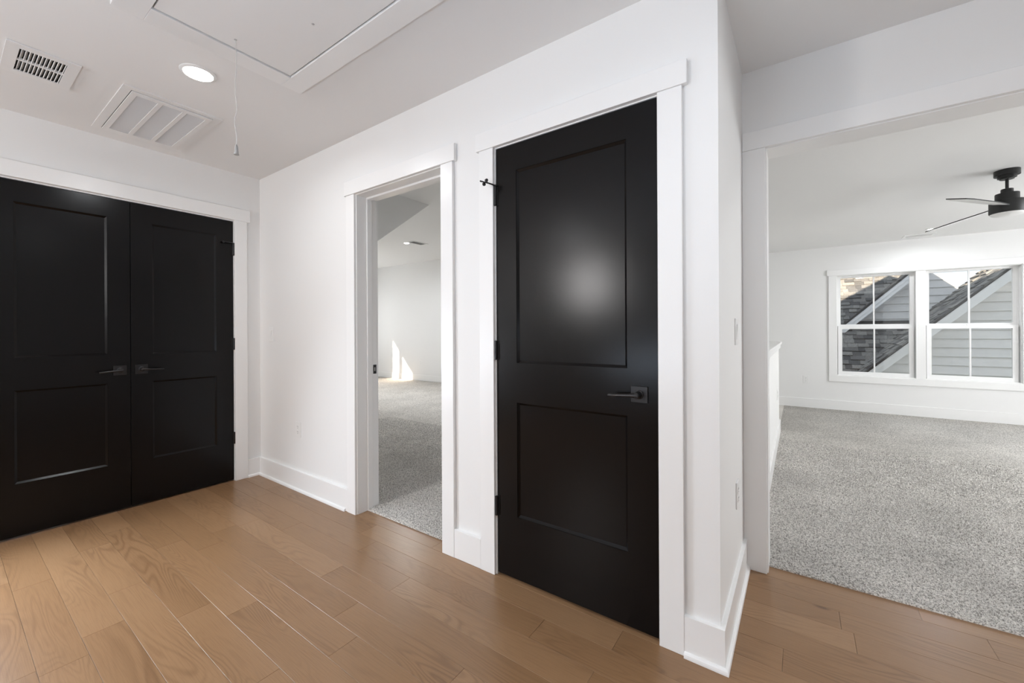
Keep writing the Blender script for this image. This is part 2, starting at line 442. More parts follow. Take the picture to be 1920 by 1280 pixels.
for k in range(-10, 17):
    y0 = 0.328 + PW * k; y1 = y0 + PW
    x0, x1 = (XW - 0.1, 2.6)
    if k >= 11: x0 = XR
    if k == 16: y1 = 2.386
    cs = row(k, x0, x1)
    if k == 10:
        cs = sorted(set([c for c in cs if abs(c - XR) > .3] + [XR]))
    for a, c in zip(cs, cs[1:]):
        mb = MB(); plank_mesh(mb, a, c, y0, 1.645 if k == 10 and c <= XR else y1); mb.build('plank', WOOD, fl)
mb = MB()
plank_mesh(mb, -1.25, -0.38, 1.6755, 1.72)
mb.build('plank', WOOD, fl)
mb = MB()
for k in range(-26, -10):
    y0 = 0.328 + PW * k
    cs = row(k, XW, 2.6)
    for a, c in zip(cs, cs[1:]):
        plank_mesh(mb, a, c, y0, y0 + PW)
o = mb.build('plank_rows', WOOD, fl); o['kind'] = 'stuff'

# ------------------------------------------------------------------ carpets (pile = stuff)
def carpet(name, x0, x1, y0, y1, tuft_areas, label):
    rng = np.random.default_rng(5 + len(name))
    top = 0.010
    V = [(x0, y0, -0.013), (x1, y0, -0.013), (x1, y1, -0.013), (x0, y1, -0.013), (x0, y0, top), (x1, y0, top), (x1, y1, top), (x0, y1, top)]
    F4 = [(4, 5, 6, 7), (0, 1, 5, 4), (1, 2, 6, 5), (2, 3, 7, 6), (3, 0, 4, 7)]
    P, T = [np.array(V)], []
    n0 = 8
    for (ax0, ax1, ay0, ay1, step, hgt) in tuft_areas:
        nx, ny = int((ax1 - ax0) / step), int((ay1 - ay0) / step)
        gx, gy = np.meshgrid(np.linspace(ax0, ax1, nx), np.linspace(ay0, ay1, ny))
        cx = gx.ravel() + rng.uniform(-0.5, 0.5, nx * ny) * step
        cy = np.maximum(gy.ravel() + rng.uniform(-0.5, 0.5, nx * ny) * step, ay0 + 0.001)
        n = len(cx)
        a = rng.uniform(0, 6.28, n); r = step * rng.uniform(0.38, 0.62, n)
        hh = hgt * rng.uniform(0.55, 1.15, n)
        lx, ly = rng.normal(0, step * 0.45, n), rng.normal(0, step * 0.45, n)
        ring = []
        for j in range(3):
            ring.append(np.stack([cx + r * np.cos(a + 2.094 * j), cy + r * np.sin(a + 2.094 * j), np.full(n, top - 0.002)], 1))
        tip = np.stack([cx + lx, cy + ly, top + hh], 1)
        pts = np.stack([ring[0], ring[1], ring[2], tip], 1).reshape(-1, 3)
        base = n0 + np.arange(n) * 4
        for q in ((0, 1, 3), (1, 2, 3), (2, 0, 3)):
            T.append(np.stack([base + q[0], base + q[1], base + q[2]], 1))
        P.append(pts); n0 += 4 * n
    P = np.concatenate(P); T = np.concatenate(T)
    me = bpy.data.meshes.new(name)
    nl = 20 + 3 * len(T)
    me.vertices.add(len(P)); me.vertices.foreach_set('co', P.astype(np.float32).ravel())
    me.loops.add(nl); me.loops.foreach_set('vertex_index', np.concatenate([np.array(F4).ravel(), T.ravel()]).astype(np.int32))
    me.polygons.add(5 + len(T))
    me.polygons.foreach_set('loop_start', np.concatenate([np.arange(5) * 4, 20 + 3 * np.arange(len(T))]).astype(np.int32))
    me.update(calc_edges=True); me.validate()
    me.materials.append(CARPET)
    o = bpy.data.objects.new(name, me); C.objects.link(o)
    return tag(o, label, 'carpet', None, 'stuff')
carpet('carpet', -0.19, 4.5, 2.385, YW, [(-0.14, 1.2, 2.385, 3.1, 0.0055, 0.008), (-0.16, 2.2, 3.1, 4.0, 0.008, 0.010), (-0.18, 3.0, 4.0, 5.2, 0.012, 0.010)],
       'speckled light grey cut pile carpet in the loft beyond the wide opening')
carpet('carpet', -9.6, -1.56, 1.645, YF, [(-2.318, -1.558, 1.645, 1.735, 0.0055, 0.008), (-3.2, -1.58, 1.735, 2.6, 0.0065, 0.010), (-4.6, -2.3, 2.6, 3.6, 0.011, 0.010)],
       'speckled greige carpet in the room behind the narrow open doorway')

struct('floor_landing', bx(-1.28, -0.19, YO2, YW, -0.05, 0.008), CARPET, 'carpeted landing behind the half wall', 'floor')

# ------------------------------------------------------------------ doors
def leaf(name, axis, a0, a1, z0, z1, face, panels, label):
    """panelled door leaf. axis 'y': seen from -Y, face = y of its front; axis 'x': seen from +X, face = x of its front. a = position along the wall"""
    th, dep, ch = 0.035, 0.011, 0.011
    def P(a, w, z):                       # w = depth behind the front
        return (a, face + w, z) if axis == 'y' else (face - w, a, z)
    mb = MB()
    A = sorted({a0, a1, *[q for p in panels for q in p[:2]]}); Z = sorted({z0, z1, *[q for p in panels for q in p[2:]]})
    def quad(*pts):
        mb.bm.faces.new([mb.bm.verts.new(p) for p in pts])
    for i in range(len(A) - 1):
        for j in range(len(Z) - 1):
            ca, cz = (A[i] + A[i + 1]) / 2, (Z[j] + Z[j + 1]) / 2
            if any(p[0] < ca < p[1] and p[2] < cz < p[3] for p in panels):
                continue
            quad(P(A[i], 0, Z[j]), P(A[i + 1], 0, Z[j]), P(A[i + 1], 0, Z[j + 1]), P(A[i], 0, Z[j + 1]))
    for p in panels:                      # the stepped, sloped sticking around each panel
        o4 = [(p[0], p[2]), (p[1], p[2]), (p[1], p[3]), (p[0], p[3])]
        s4 = [(p[0] + .0005, p[2] + .0005), (p[1] - .0005, p[2] + .0005), (p[1] - .0005, p[3] - .0005), (p[0] + .0005, p[3] - .0005)]
        i4 = [(p[0] + ch, p[2] + ch), (p[1] - ch, p[2] + ch), (p[1] - ch, p[3] - ch), (p[0] + ch, p[3] - ch)]
        for k in range(4):
            l = (k + 1) % 4
            quad(P(o4[k][0], 0, o4[k][1]), P(o4[l][0], 0, o4[l][1]), P(s4[l][0], .003, s4[l][1]), P(s4[k][0], .003, s4[k][1]))
            quad(P(s4[k][0], .003, s4[k][1]), P(s4[l][0], .003, s4[l][1]), P(i4[l][0], dep, i4[l][1]), P(i4[k][0], dep, i4[k][1]))
    quad(P(a0, 0, z0), P(a0, 0, z1), P(a0, th, z1), P(a0, th, z0)); quad(P(a1, 0, z0), P(a1, 0, z1), P(a1, th, z1), P(a1, th, z0))
    quad(P(a0, 0, z1), P(a1, 0, z1), P(a1, th, z1), P(a0, th, z1)); quad(P(a0, 0, z0), P(a1, 0, z0), P(a1, th, z0), P(a0, th, z0))
    quad(P(a0, th, z0), P(a1, th, z0), P(a1, th, z1), P(a0, th, z1))
    bmesh.ops.remove_doubles(mb.bm, verts=mb.bm.verts, dist=1e-5)
    bmesh.ops.recalc_face_normals(mb.bm, faces=mb.bm.faces)
    o = tag(mb.build(name, BLACK), label, 'door', None, 'structure')
    for p in panels:
        q0, q1 = P(p[0] + ch - .001, dep, p[2] + ch - .001), P(p[1] - ch + .001, dep + .01, p[3] - ch + .001)
        lo = [min(u, v) for u, v in zip(q0, q1)]; hi = [max(u, v) for u, v in zip(q0, q1)]
        bx(lo[0], hi[0], lo[1], hi[1], lo[2], hi[2]).build('panel', BLACK, o)
    return o

def frame_matrix(axis, a, face, z):
    """local X along the wall to the viewer's right, local Y up, local Z out of the wall towards the room"""
    if axis == 'y':
        return Matrix(((1, 0, 0, a), (0, 0, -1, face), (0, 1, 0, z), (0, 0, 0, 1)))
    return Matrix(((0, 0, 1, face), (1, 0, 0, a), (0, 1, 0, z), (0, 0, 0, 1)))

def lbox(mb, M, x0, x1, y0, y1, z0, z1, bev=0.0):
    k = len(mb.bm.verts)
    t = MB().box(x0, x1, y0, y1, z0, z1, bev=bev)
    bmesh.ops.transform(t.bm, matrix=M, verts=t.bm.verts)
    vm = {v: mb.bm.verts.new(v.co) for v in t.bm.verts}
    for f in t.bm.faces:
        mb.bm.faces.new([vm[v] for v in f.verts])
    bmesh.ops.recalc_face_normals(mb.bm, faces=mb.bm.faces)
    t.bm.free()

def lever(door, axis, a, face, z, side, length):
    """square rose, round hub and a flat straight lever pointing to side (-1 or +1 along the wall)"""
    M = frame_matrix(axis, a, face, z)
    h = empty('door_handle', M.translation)
    h.parent = door
    h.matrix_parent_inverse = parent_inv(door)
    mb = MB(); lbox(mb, M, -.0325, .0325, -.0315, .0315, 0, .007, .0012); mb.build('rose', METAL, h)
    mb = MB().lathe([(.0175, .006), (.0175, .012), (.0135, .014), (.0115, .030), (.0115, .047), (.009, .050)], M, 24)
    mb.build('hub', METAL, h, True)
    pts = [M @ Vector((side * q, dy, dz)) for q, dy, dz in ((-.006, 0, .044), (.012, 0, .045), (.03, -.001, .0475), (length * .6, -.003, .049), (length - .006, -.005, .050), (length, -.005, .047))]
    mb = MB().tube(pts, [.0085, .0088, .0066, .0058, .0056, .0048], 10)
    mb.build('lever', METAL, h, True)

def hinge(door, axis, a, face, z, stop=None):
    M = frame_matrix(axis, a, face, z)
    mb = MB()
    lbox(mb, M, -.013, .013, -.046, .046, -.002, .002)
    mb.lathe([(.0062, -.046), (.0078, -.045), (.0078, .045), (.0062, .046)], M @ Matrix.Translation((0, 0, .007)) @ Matrix.Rotation(R(-90), 4, 'X'), 16)
    for q in (-.028, -.0093, .0093, .028):
        mb.lathe([(.0081, -.0005), (.0081, .0005)], M @ Matrix.Translation((0, q, .007)) @ Matrix.Rotation(R(-90), 4, 'X'), 16)
    hg = mb.build('hinge', METAL, door, True)
    if stop:
        M2 = M @ Matrix.Translation((0, .047, .007))
        st = MB()
        st.lathe([(.010, 0), (.010, .005)], M2 @ Matrix.Rotation(R(-90), 4, 'X'), 16)
        pts = [M2 @ Vector(p) for p in stop['arm']]
        st.tube(pts, .0036, 8)
        for p, n in stop['pads']:
            q = Vector((0, 0, 1)).rotation_difference(Vector(n).normalized()).to_matrix().to_4x4()
            st.lathe([(.0035, -.016), (.0035, -.004), (.0082, -.003), (.0085, .003), (.006, .006)], M2 @ Matrix.Translation(p) @ q, 14)
        st.build('hinge_stop', METAL, hg, True)

TOP = 2.049
d1 = leaf('door_1', 'x', 0.157, 0.7645, 0.012, TOP, XW - .002, [(0.269, 0.655, 1.033, 1.929), (0.269, 0.655, 0.310, 0.845)],
          'left leaf of the black double closet doors, its lever pointing left')
d2 = leaf('door_2', 'x', 0.768, 1.3735, 0.012, TOP, XW - .002, [(0.880, 1.261, 1.026, 1.927), (0.880, 1.261, 0.304, 0.840)],
          'right leaf of the black double closet doors, hinged beside the white corner')
lever(d1, 'x', 0.714, XW - .002, 0.927, -1, .105)
lever(d2, 'x', 0.821, XW - .002, 0.927, 1, .108)
arm = dict(arm=[(0, .003, 0), (-.012, .003, .010), (-.045, .003, .018), (-.075, .003, .020)], pads=[((-.072, .003, .014), (0, 0, -1))])
hinge(d2, 'x', 1.3745, XW, 1.828, arm)
hinge(d2, 'x', 1.3745, XW, 1.083)
hinge(d2, 'x', 1.3745, XW, 0.340)
d3 = leaf('door_3', 'y', -1.1925, -0.4345, 0.012, TOP, YD, [(-1.078, -0.552, 1.024, 1.926), (-1.078, -0.552, 0.302, 0.838)],
          'single black two-panel door with a square-rose lever in the middle of the picture')
lever(d3, 'y', -0.5035, YD, 0.926, -1, .108)
arm3 = dict(arm=[(0, .003, 0), (-.004, .004, .02), (-.012, .006, .042), (-.022, .008, .055), (-.040, .014, .066)],
            pads=[((-.013, .016, .050), (-.3, 1, .2)), ((-.026, .000, .052), (-.6, -.4, -1))])
hinge(d3, 'y', -1.194, YD - .001, 1.824, arm3)
hinge(d3, 'y', -1.194, YD - .001, 1.081)
hinge(d3, 'y', -1.194, YD - .001, 0.333)

# ------------------------------------------------------------------ door and opening trim
BV = 0.0015
# closet
tr1 = empty('trim_1', (XW, 0.77, 0), 'white flat casing around the black double closet doors', 'trim', None, 'structure')
bx(XW, -3.644, 1.3795, 1.468, 0, 2.062, bev=BV).build('casing', TRIM, tr1)
bx(XW, -3.644, 0.065, 0.152, 0, 2.062, bev=BV).build('casing', TRIM, tr1)
bx(XW, -3.640, 0.045, 1.489, 2.0625, 2.156, bev=BV).build('head_casing', TRIM, tr1)
mb = MB(); mb.box(-3.80, XW - .001, 1.3765, 1.396, 0, 2.062); mb.box(-3.80, XW - .001, 0.135, 0.154, 0, 2.062); mb.box(-3.80, XW - .001, 0.154, 1.3765, 2.0535, 2.074)
mb.build('jamb', TRIM, tr1)
mb = MB(); mb.box(-3.715, -3.702, 0.154, 1.3765, 2.040, 2.0535); mb.box(-3.715, -3.702, 1.362, 1.3765, 0, 2.0535); mb.box(-3.715, -3.702, 0.154, 0.168, 0, 2.0535)
mb.build('door_stop', TRIM, tr1)
# open doorway
tr2 = empty('trim_2', (-1.94, YD, 0), 'white casing and jambs of the narrow open doorway', 'trim', None, 'structure')
bx(-2.411, -2.324, YC, YD, 0, 2.0555, bev=BV).build('casing', TRIM, tr2)
bx(-1.552, -1.466, YC, YD, 0, 2.0555, bev=BV).build('casing', TRIM, tr2)
bx(-2.428, -1.449, YC - .004, YD, 2.056, 2.145, bev=BV).build('head_casing', TRIM, tr2)
bx(-2.338, -2.319, YC + .016, YB + .002, 0, 2.051, bev=.001).build('jamb', TRIM, tr2)
bx(-1.557, -1.538, YC + .016, YB + .002, 0, 2.051, bev=.001).build('jamb', TRIM, tr2)
bx(-2.338, -1.538, YC + .016, YB + .002, 2.051, 2.07, bev=.001).build('head_jamb', TRIM, tr2)
for q in ((-2.319, -2.307, 0, 2.039), (-1.569, -1.557, 0, 2.039)):
    bx(q[0], q[1], 1.640, 1.676, q[2], q[3], bev=.001).build('door_stop', TRIM, tr2)
bx(-2.319, -1.557, 1.640, 1.676, 2.039, 2.051, bev=.001).build('door_stop', TRIM, tr2)
mb = MB(); mb.box(-2.411, -2.324, YB, YB + .018, 0, 2.056); mb.box(-1.56, -1.552, YB, YB + .018, 0, 2.056); mb.box(-2.428, -1.56, YB, YB + .018, 2.056, 2.145)
mb.build('back_casing', TRIM, tr2)
sp = bx(-2.3192, -2.3178, 1.690, 1.7145, 0.893, 0.953).build('strike_plate', STRIKE, tr2); sp['label'] = 'black latch strike plate'
bx(-2.3182, -2.3172, 1.697, 1.706, 0.911, 0.936).build('latch_hole', STEEL, sp)
# black door
tr3 = empty('trim_3', (-0.81, YD, 0), 'white casing around the single black door', 'trim', None, 'structure')
bx(-1.288, -1.2005, YC, YD, 0, 2.0565, bev=BV).build('casing', TRIM, tr3)
bx(-0.4285, -0.341, YC, YD, 0, 2.0565, bev=BV).build('casing', TRIM, tr3)
bx(-1.306, -0.323, YC - .004, YD, 2.057, 2.144, bev=BV).build('head_casing', TRIM, tr3)
bx(-1.2145, -1.1955, YC + .0165, YB, 0, 2.052).build('jamb', TRIM, tr3)
bx(-0.4315, -0.4125, YC + .0165, YB, 0, 2.052).build('jamb', TRIM, tr3)
bx(-1.2145, -0.4125, YC + .0165, YB, 2.052, 2.07).build('head_jamb', TRIM, tr3)
mb = MB(); mb.box(-1.1955, -1.183, 1.608, 1.64, 0, 2.052); mb.box(-0.444, -0.4315, 1.608, 1.64, 0, 2.052); mb.box(-1.1955, -0.4315, 1.608, 1.64, 2.040, 2.052)
mb.build('door_stop', TRIM, tr3)
# wide opening
tr4 = empty('trim_4', (0.76, YO, 0), 'white casing and jambs of the wide opening to the loft', 'trim', None, 'structure')
bx(-0.2252, -0.1285, 2.300, YO, 0, 2.0485, bev=BV).build('casing', TRIM, tr4)
bx(1.646, 1.735, 2.300, YO, 0, 2.0485, bev=BV).build('casing', TRIM, tr4)
bx(-0.2245, 1.753, 2.297, YO, 2.049, 2.137, bev=BV).build('head_casing', TRIM, tr4)
bx(-0.142, -0.1235, 2.3165, YO2 + .002, 0, 2.044, bev=.001).build('jamb', TRIM, tr4)
bx(1.641, 1.66, 2.3165, YO2 + .002, 0, 2.044, bev=.001).build('jamb', TRIM, tr4)
bx(-0.142, 1.66, 2.3165, YO2 + .002, 2.044, 2.063, bev=.001).build('head_jamb', TRIM, tr4)
mb = MB(); mb.box(-0.215, -0.1285, YO2, YO2 + .018, 0, 2.0485); mb.box(1.646, 1.735, YO2, YO2 + .018, 0, 2.0485); mb.box(-0.23, 1.753, YO2, YO2 + .018, 2.049, 2.137)
mb.build('back_casing', TRIM, tr4)

# ------------------------------------------------------------------ baseboards with shoe mouldings
def shoe(axis, a0, a1, face, sgn, parent, m0=0.0, m1=0.0):
    """quarter-round shoe along axis; sgn = direction away from the wall; m0/m1 mitre lengths"""
    prof = [(0, 0), (0.0125, 0), (0.0125, 0.006), (0.0105, 0.013), (0.006, 0.0175), (0, 0.019)]
    mb = MB()
    ends = []
    for a, m in ((a0, m0), (a1, m1)):
        ends.append([mb.bm.verts.new(((a + (w / .0125) * m, face + sgn * w, z) if axis == 'x' else (face + sgn * w, a + (w / .0125) * m, z))) for w, z in prof])
    n = len(prof)
    for i in range(n):
        mb.bm.faces.new((ends[0][i], ends[0][(i + 1) % n], ends[1][(i + 1) % n], ends[1][i]))
    mb.bm.faces.new(ends[0]); mb.bm.faces.new(list(reversed(ends[1])))
    bmesh.ops.recalc_face_normals(mb.bm, faces=mb.bm.faces)
    mb.build('shoe_molding', TRIM, parent)
BH = 0.144
b1 = struct('baseboard_left', bx(XW, -3.648, 1.468, YD, 0, BH, bev=BV), TRIM, 'short white baseboard beside the closet casing at the corner', 'baseboard')
shoe('y', 1.468, YD - .0135, -3.648, 1, b1, 0, -.0125)
b2 = struct('baseboard_center', bx(-3.648, -2.411, 1.556, YD, 0, BH, bev=BV), TRIM, 'white baseboard between the corner and the open doorway', 'baseboard')
shoe('x', -3.648, -2.432, 1.556, -1, b2, .0125, 0)
struct('baseboard_between', bx(-1.466, -1.288, 1.5545, YD, 0, 0.147, bev=BV), TRIM, 'short white baseboard between the doorway and the single black door', 'baseboard')
b3 = struct('baseboard_corner', bx(-0.341, -0.2098, 1.555, YD, 0, BH, bev=0), TRIM, 'short white baseboard at the outer wall corner beside the black door', 'baseboard')
shoe('x', -0.341, -0.2096, 1.555, -1, b3, 0, .0125)
b4 = struct('baseboard_return', bx(XR, -0.2098, YD, 2.30, 0, BH, bev=0), TRIM, 'white baseboard along the narrow return wall', 'baseboard')
shoe('y', 1.555, 2.299, -0.2096, 1, b4, -.0125, 0)
struct('baseboard_window', bx(-1.28, 4.5, YW - .015, YW, 0, BH, bev=BV), TRIM, 'white baseboard under the loft window', 'baseboard')
struct('baseboard_far', bx(-9.6, -1.56, YF - .015, YF, 0, BH, bev=BV), TRIM, 'white baseboard on the far wall seen through the doorway', 'baseboard')

# ------------------------------------------------------------------ loft half wall beside the stairs
hw = struct('wall_half', bx(-0.303, -0.188, 2.473, 5.60, 0.011, 0.985), WALL, 'white half wall guarding the stairs just past the wide opening', 'wall')
bx(-0.333, -0.158, 2.473, 5.63, 1.010, 1.036, bev=.003).build('cap', TRIM, hw)
mb = MB(); mb.box(-0.188, -0.170, 2.473, 5.618, 0.968, 1.010, bev=.002); mb.box(-0.321, -0.303, 2.473, 5.618, 0.968, 1.010, bev=.002); mb.box(-0.303, -0.188, 5.60, 5.618, 0.968, 1.010, bev=.002)
mb.build('cap_molding', TRIM, hw)
mb = MB(); mb.box(-0.188, -0.173, 2.473, 5.615, 0, BH, bev=BV); mb.box(-0.303, -0.188, 5.60, 5.615, 0, BH, bev=BV)
mb.build('baseboard', TRIM, hw)

# ------------------------------------------------------------------ electrical plates
def plate(kind, axis, a, face, z, label, w=.070, h=.115):
    M = frame_matrix(axis, a, face, z)
    t = empty('light_switch' if kind == 'switch' else 'wall_outlet', M.translation, label, 'switch' if kind == 'switch' else 'outlet')
    mb = MB(); lbox(mb, M, -w / 2, w / 2, -h / 2, h / 2, 0, .005, .0018)
    mb.build('cover_plate', PLATE, t)
    if kind == 'switch':
        mb = MB(); lbox(mb, M, -.017, .017, -.034, .034, .004, .0065, .0006); mb.build('switch_frame', PLATE, t)
        mb = MB()
        pr = [(-.0155, -.032, .0060), (.0155, -.032, .0060), (.0155, .032, .0105), (-.0155, .032, .0105)]
        mb.prism([M @ Vector(p) for p in pr], M.to_3x3() @ Vector((0, 0, -.004)))
        mb.build('rocker', PLATE, t)
    else:
        for s in (-1, 1):
            y = s * .0195
            mb = MB().lathe([(.0168, .004), (.0168, .0068), (.016, .0074)], M @ Matrix.Translation((0, y, 0)), 20)
            f = mb.build('socket', PLATE, t, True)
            mb = MB()
            lbox(mb, M, -.0072, -.0052, y + .001, y + .010, .007, .0078); lbox(mb, M, .0052, .0072, y + .001, y + .009, .007, .0078)
            mb.lathe([(.0026, .007), (.0026, .0078)], M @ Matrix.Translation((0, y - .007, 0)), 10)
            mb.build('slots', SLOT, f)
        mb = MB().lathe([(.003, .005), (.0028, .0062)], M, 10); mb.build('screw', PLATE, t)
    return t
plate('switch', 'y', -3.463, YD, 1.155, 'white rocker switch on the wall between the closet and the doorway')
plate('outlet', 'y', -3.053, YD, 0.447, 'white outlet low on the wall between the closet and the doorway')
plate('switch', 'x', 2.02, XR, 1.165, 'white rocker switch on the narrow return wall')
plate('outlet', 'x', 2.035, XR, 0.452, 'white outlet low on the narrow return wall')
plate('outlet', 'y', 0.086, YW, 0.427, 'white outlet on the loft wall beside the window')
plate('outlet', 'y', -7.369, YF, 0.43, 'white outlet on the far sunlit wall seen through the doorway')
plate('outlet', 'x', 5.11, -0.188, 0.495, 'white outlet on the side of the half wall')

# ------------------------------------------------------------------ ceiling fixtures
def downlight(x, y, z, watts, label, r=0.075, spread=170):
    t = empty('recessed_light', (x, y, z), label, 'light')
    M = Matrix.Translation((x, y, z)) @ Matrix.Rotation(math.pi, 4, 'X')
    MB().lathe([(r + .012, 0), (r + .012, .002), (r + .006, .006), (r - .002, .0065), (r - .002, .003)], M, 40).build('trim_ring', PLATE, t, True)
    MB().lathe([(r - .003, .003), (r - .004, .008), (r - .015, .013), (r - .035, .016), (.006, .018)], M, 40).build('lens', LAMP, t, True)
    l = lamp('lamp', 'AREA', (x, y, z - .024), watts, (0.93, 0.965, 1.0), (0, 0, -1), shape='DISK', size=2 * r)
    l.data.spread = R(spread)
    return t
HALLW = 6.5
downlight(-2.394, 0.752, H, HALLW, 'glowing round recessed light on the hall ceiling beside the return grille', r=.062)
downlight(0.43, 0.76, H, 5, 'round recessed light in the hall ceiling above the photographer')
downlight(-2.394, -1.6, H, HALLW, 'unseen added recessed light in the hall ceiling behind the photographer, closet side')  # this and the next: unseen lights added to brighten the hall
downlight(0.43, -1.6, H, HALLW, 'unseen added recessed light in the hall ceiling behind the photographer, opening side')
downlight(-5.98, 5.10, HB, 30, 'glowing recessed light on the ceiling seen through the doorway', r=.05)
downlight(-2.9, 5.3, HB, 30, 'added recessed light in the room behind the doorway, hidden by the door wall')  # hidden extra light, added to brighten this room
downlight(1.318, 6.934, HR, 8, 'glowing recessed light on the loft ceiling near the window', r=.042)
downlight(1.15, 2.98, HR, 9, 'unseen added recessed light in the loft ceiling just past the wide opening, above the picture')  # unseen light added to brighten the floor by the opening

# supply register
sv = empty('supply_vent', (-2.9375, 0.30, H), 'small white ceiling register with two rows of dark slots', 'vent')
f = holed('z', -3.10, -2.775, 0.187, 0.413, H - .007, H - .001, [sup])
f.build('frame', VENTW, sv)
mb = MB(); mb.box(-2.943, -2.932, sup[2], sup[3], H - .006, H + .004); mb.build('divider', VENTW, sv)
n = 12; st = (sup[3] - sup[2]) / n
for r0, r1 in ((sup[0], -2.943), (-2.932, sup[1])):
    for i in range(n + 1):
        y = sup[2] + st * i
        M = Matrix.Translation(((r0 + r1) / 2, y, H + .004)) @ Matrix.Rotation(R(-32), 4, 'X')
        mb = MB(); lbox(mb, M, -(r1 - r0) / 2, (r1 - r0) / 2, -.0012, .0012, -.009, .009); mb.build('louver', VENTW, sv)
mb = MB(); mb.box(sup[0], sup[0] + .002, sup[2], sup[3], H - .001, H + .10); mb.box(sup[1] - .002, sup[1], sup[2], sup[3], H - .001, H + .10)
mb.box(sup[0], sup[1], sup[2], sup[2] + .002, H - .001, H + .10); mb.box(sup[0], sup[1], sup[3] - .002, sup[3], H - .001, H + .10); mb.box(sup[0], sup[1], sup[2], sup[3], H + .10, H + .105)
mb.build('duct', DARK, sv)

# return air grille with three louvred bays over a filter
rg = empty('return_grille', (-3.16, 0.78, H), 'large white return air grille with three filter bays in the hall ceiling', 'grille')
f = holed('z', -3.525, -2.795, 0.562, 1.000, H - .006, H - .0005, [gri])
f.build('outer_frame', VENTW, rg)
bays = []
yy = gri[2] + .028; bw = (gri[3] - gri[2] - .056 - 2 * .020) / 3
for i in range(3):
    bays.append((gri[0] + .035, gri[1] - .035, yy, yy + bw)); yy += bw + .020
holed('z', gri[0] + .003, gri[1] - .003, gri[2] + .003, gri[3] - .003, H - .012, H - .006, bays).build('hinged_door', VENTW, rg)
for bay in bays:
    nl = 30
    mb = MB()
    for i in range(nl):
        x = bay[0] + (bay[1] - bay[0]) * (i + .5) / nl
        lbox(mb, Matrix.Translation((x, (bay[2] + bay[3]) / 2, H - .004)) @ Matrix.Rotation(R(40), 4, 'Y'), -.0007, .0007, -(bay[3] - bay[2]) / 2, (bay[3] - bay[2]) / 2, -.0075, .0075)
    o = mb.build('louvers', LOUV, rg); o['kind'] = 'stuff'
bx(gri[0], gri[1], gri[2], gri[3], H + .012, H + .03).build('filter', FILTER, rg)
for y in (gri[2] + .07, gri[3] - .07):
    bx(gri[1] - .012, gri[1] - .004, y - .02, y + .02, H - .0145, H - .012, bev=.0008).build('latch', VENTW, rg)

# attic hatch
ah = empty('attic_hatch', (-1.38, 0.757, H), 'white attic hatch panel with a flat trim frame in the hall ceiling', 'hatch')
bx(hatch[0] + .006, hatch[1] - .006, hatch[2] + .006, hatch[3] - .006, H - .0085, H - .0005).build('panel', CEIL, ah)
w = .098
bx(hatch[0] - w, hatch[1] + w, hatch[3] + .001, hatch[3] + w, H - .014, H - .0003, bev=.001).build('trim_board', TRIM, ah)
bx(hatch[0] - w, hatch[1] + w, hatch[2] - w, hatch[2] - .001, H - .014, H - .0003, bev=.001).build('trim_board', TRIM, ah)
bx(hatch[0] - w, hatch[0] - .001, hatch[2] - .0005, hatch[3] + .0005, H - .014, H - .0003, bev=.001).build('trim_board', TRIM, ah)
bx(hatch[1] + .001, hatch[1] + w, hatch[2] - .0005, hatch[3] + .0005, H - .014, H - .0003, bev=.001).build('trim_board', TRIM, ah)
struct('ceiling_hatch_blocker', bx(hatch[0] - .04, hatch[1] + .04, hatch[2] - .04, hatch[3] + .04, H + .121, H + .14), DARK, 'unseen dark cover added above the attic hatch to block light', 'ceiling')  # added cover, keeps stray light out so the hatch gap stays dark
for x, y in ((-1.977, 0.755), (-1.62, 0.90), (-1.50, 0.66), (-1.30, 0.92)):
    MB().lathe([(.006, 0), (.004, .002)], Matrix.Translation((x, y, H - .0085)) @ Matrix.Rotation(math.pi, 4, 'X'), 12).build('screw', BELL, ah)
pc = empty('pull_cord', (-1.977, 0.755, H - .008), 'thin white pull cord with a small grey bell hanging from the attic hatch', 'cord')
zz = [2.434 - .0305 * i for i in range(16)]
wob = [0, .001, .002, .0025, .002, .0005, -.001, -.0015, 0, .002, .004, -.003, -.004, .000, .002, .001]
MB().tube([(-1.977 + q, 0.755 + q * .8, z) for q, z in zip(wob, zz)], .0016, 6).build('cord', CORD, pc, True)
zb = zz[-1]
MB().lathe([(.002, .004), (.0045, .0), (.006, -.006), (.0072, -.022), (.0085, -.034), (.0105, -.038), (.010, -.040)], Matrix.Translation((-1.976, 0.756, zb)), 16).build('bell', BELL, pc, True)

# small registers in the other rooms
def small_vent(x, y, z, lx, ly, label):
    t = empty('ceiling_vent', (x, y, z), label, 'vent')
    holed('z', x - lx / 2, x + lx / 2, y - ly / 2, y + ly / 2, z - .007, z, [(x - lx / 2 + .03, x + lx / 2 - .03, y - ly / 2 + .03, y + ly / 2 - .03)]).build('frame', VENTW, t)
    bx(x - lx / 2 + .03, x + lx / 2 - .03, y - ly / 2 + .03, y + ly / 2 - .03, z - .002, z - .0005).build('dark_back', DARK, t)
    n = 8
    for i in range(n):
        yy = y - ly / 2 + .03 + (ly - .06) * (i + .5) / n
        mb = MB(); lbox(mb, Matrix.Translation((x, yy, z - .005)) @ Matrix.Rotation(R(-35), 4, 'X'), -lx / 2 + .03, lx / 2 - .03, -.001, .001, -.003, .003); mb.build('louver', VENTW, t)
small_vent(-5.82, 5.22, HB, 0.20, 0.36, 'white register beside the recessed light seen through the doorway')
small_vent(1.27, 7.30, HR, 0.30, 0.18, 'white register on the loft ceiling above the window')

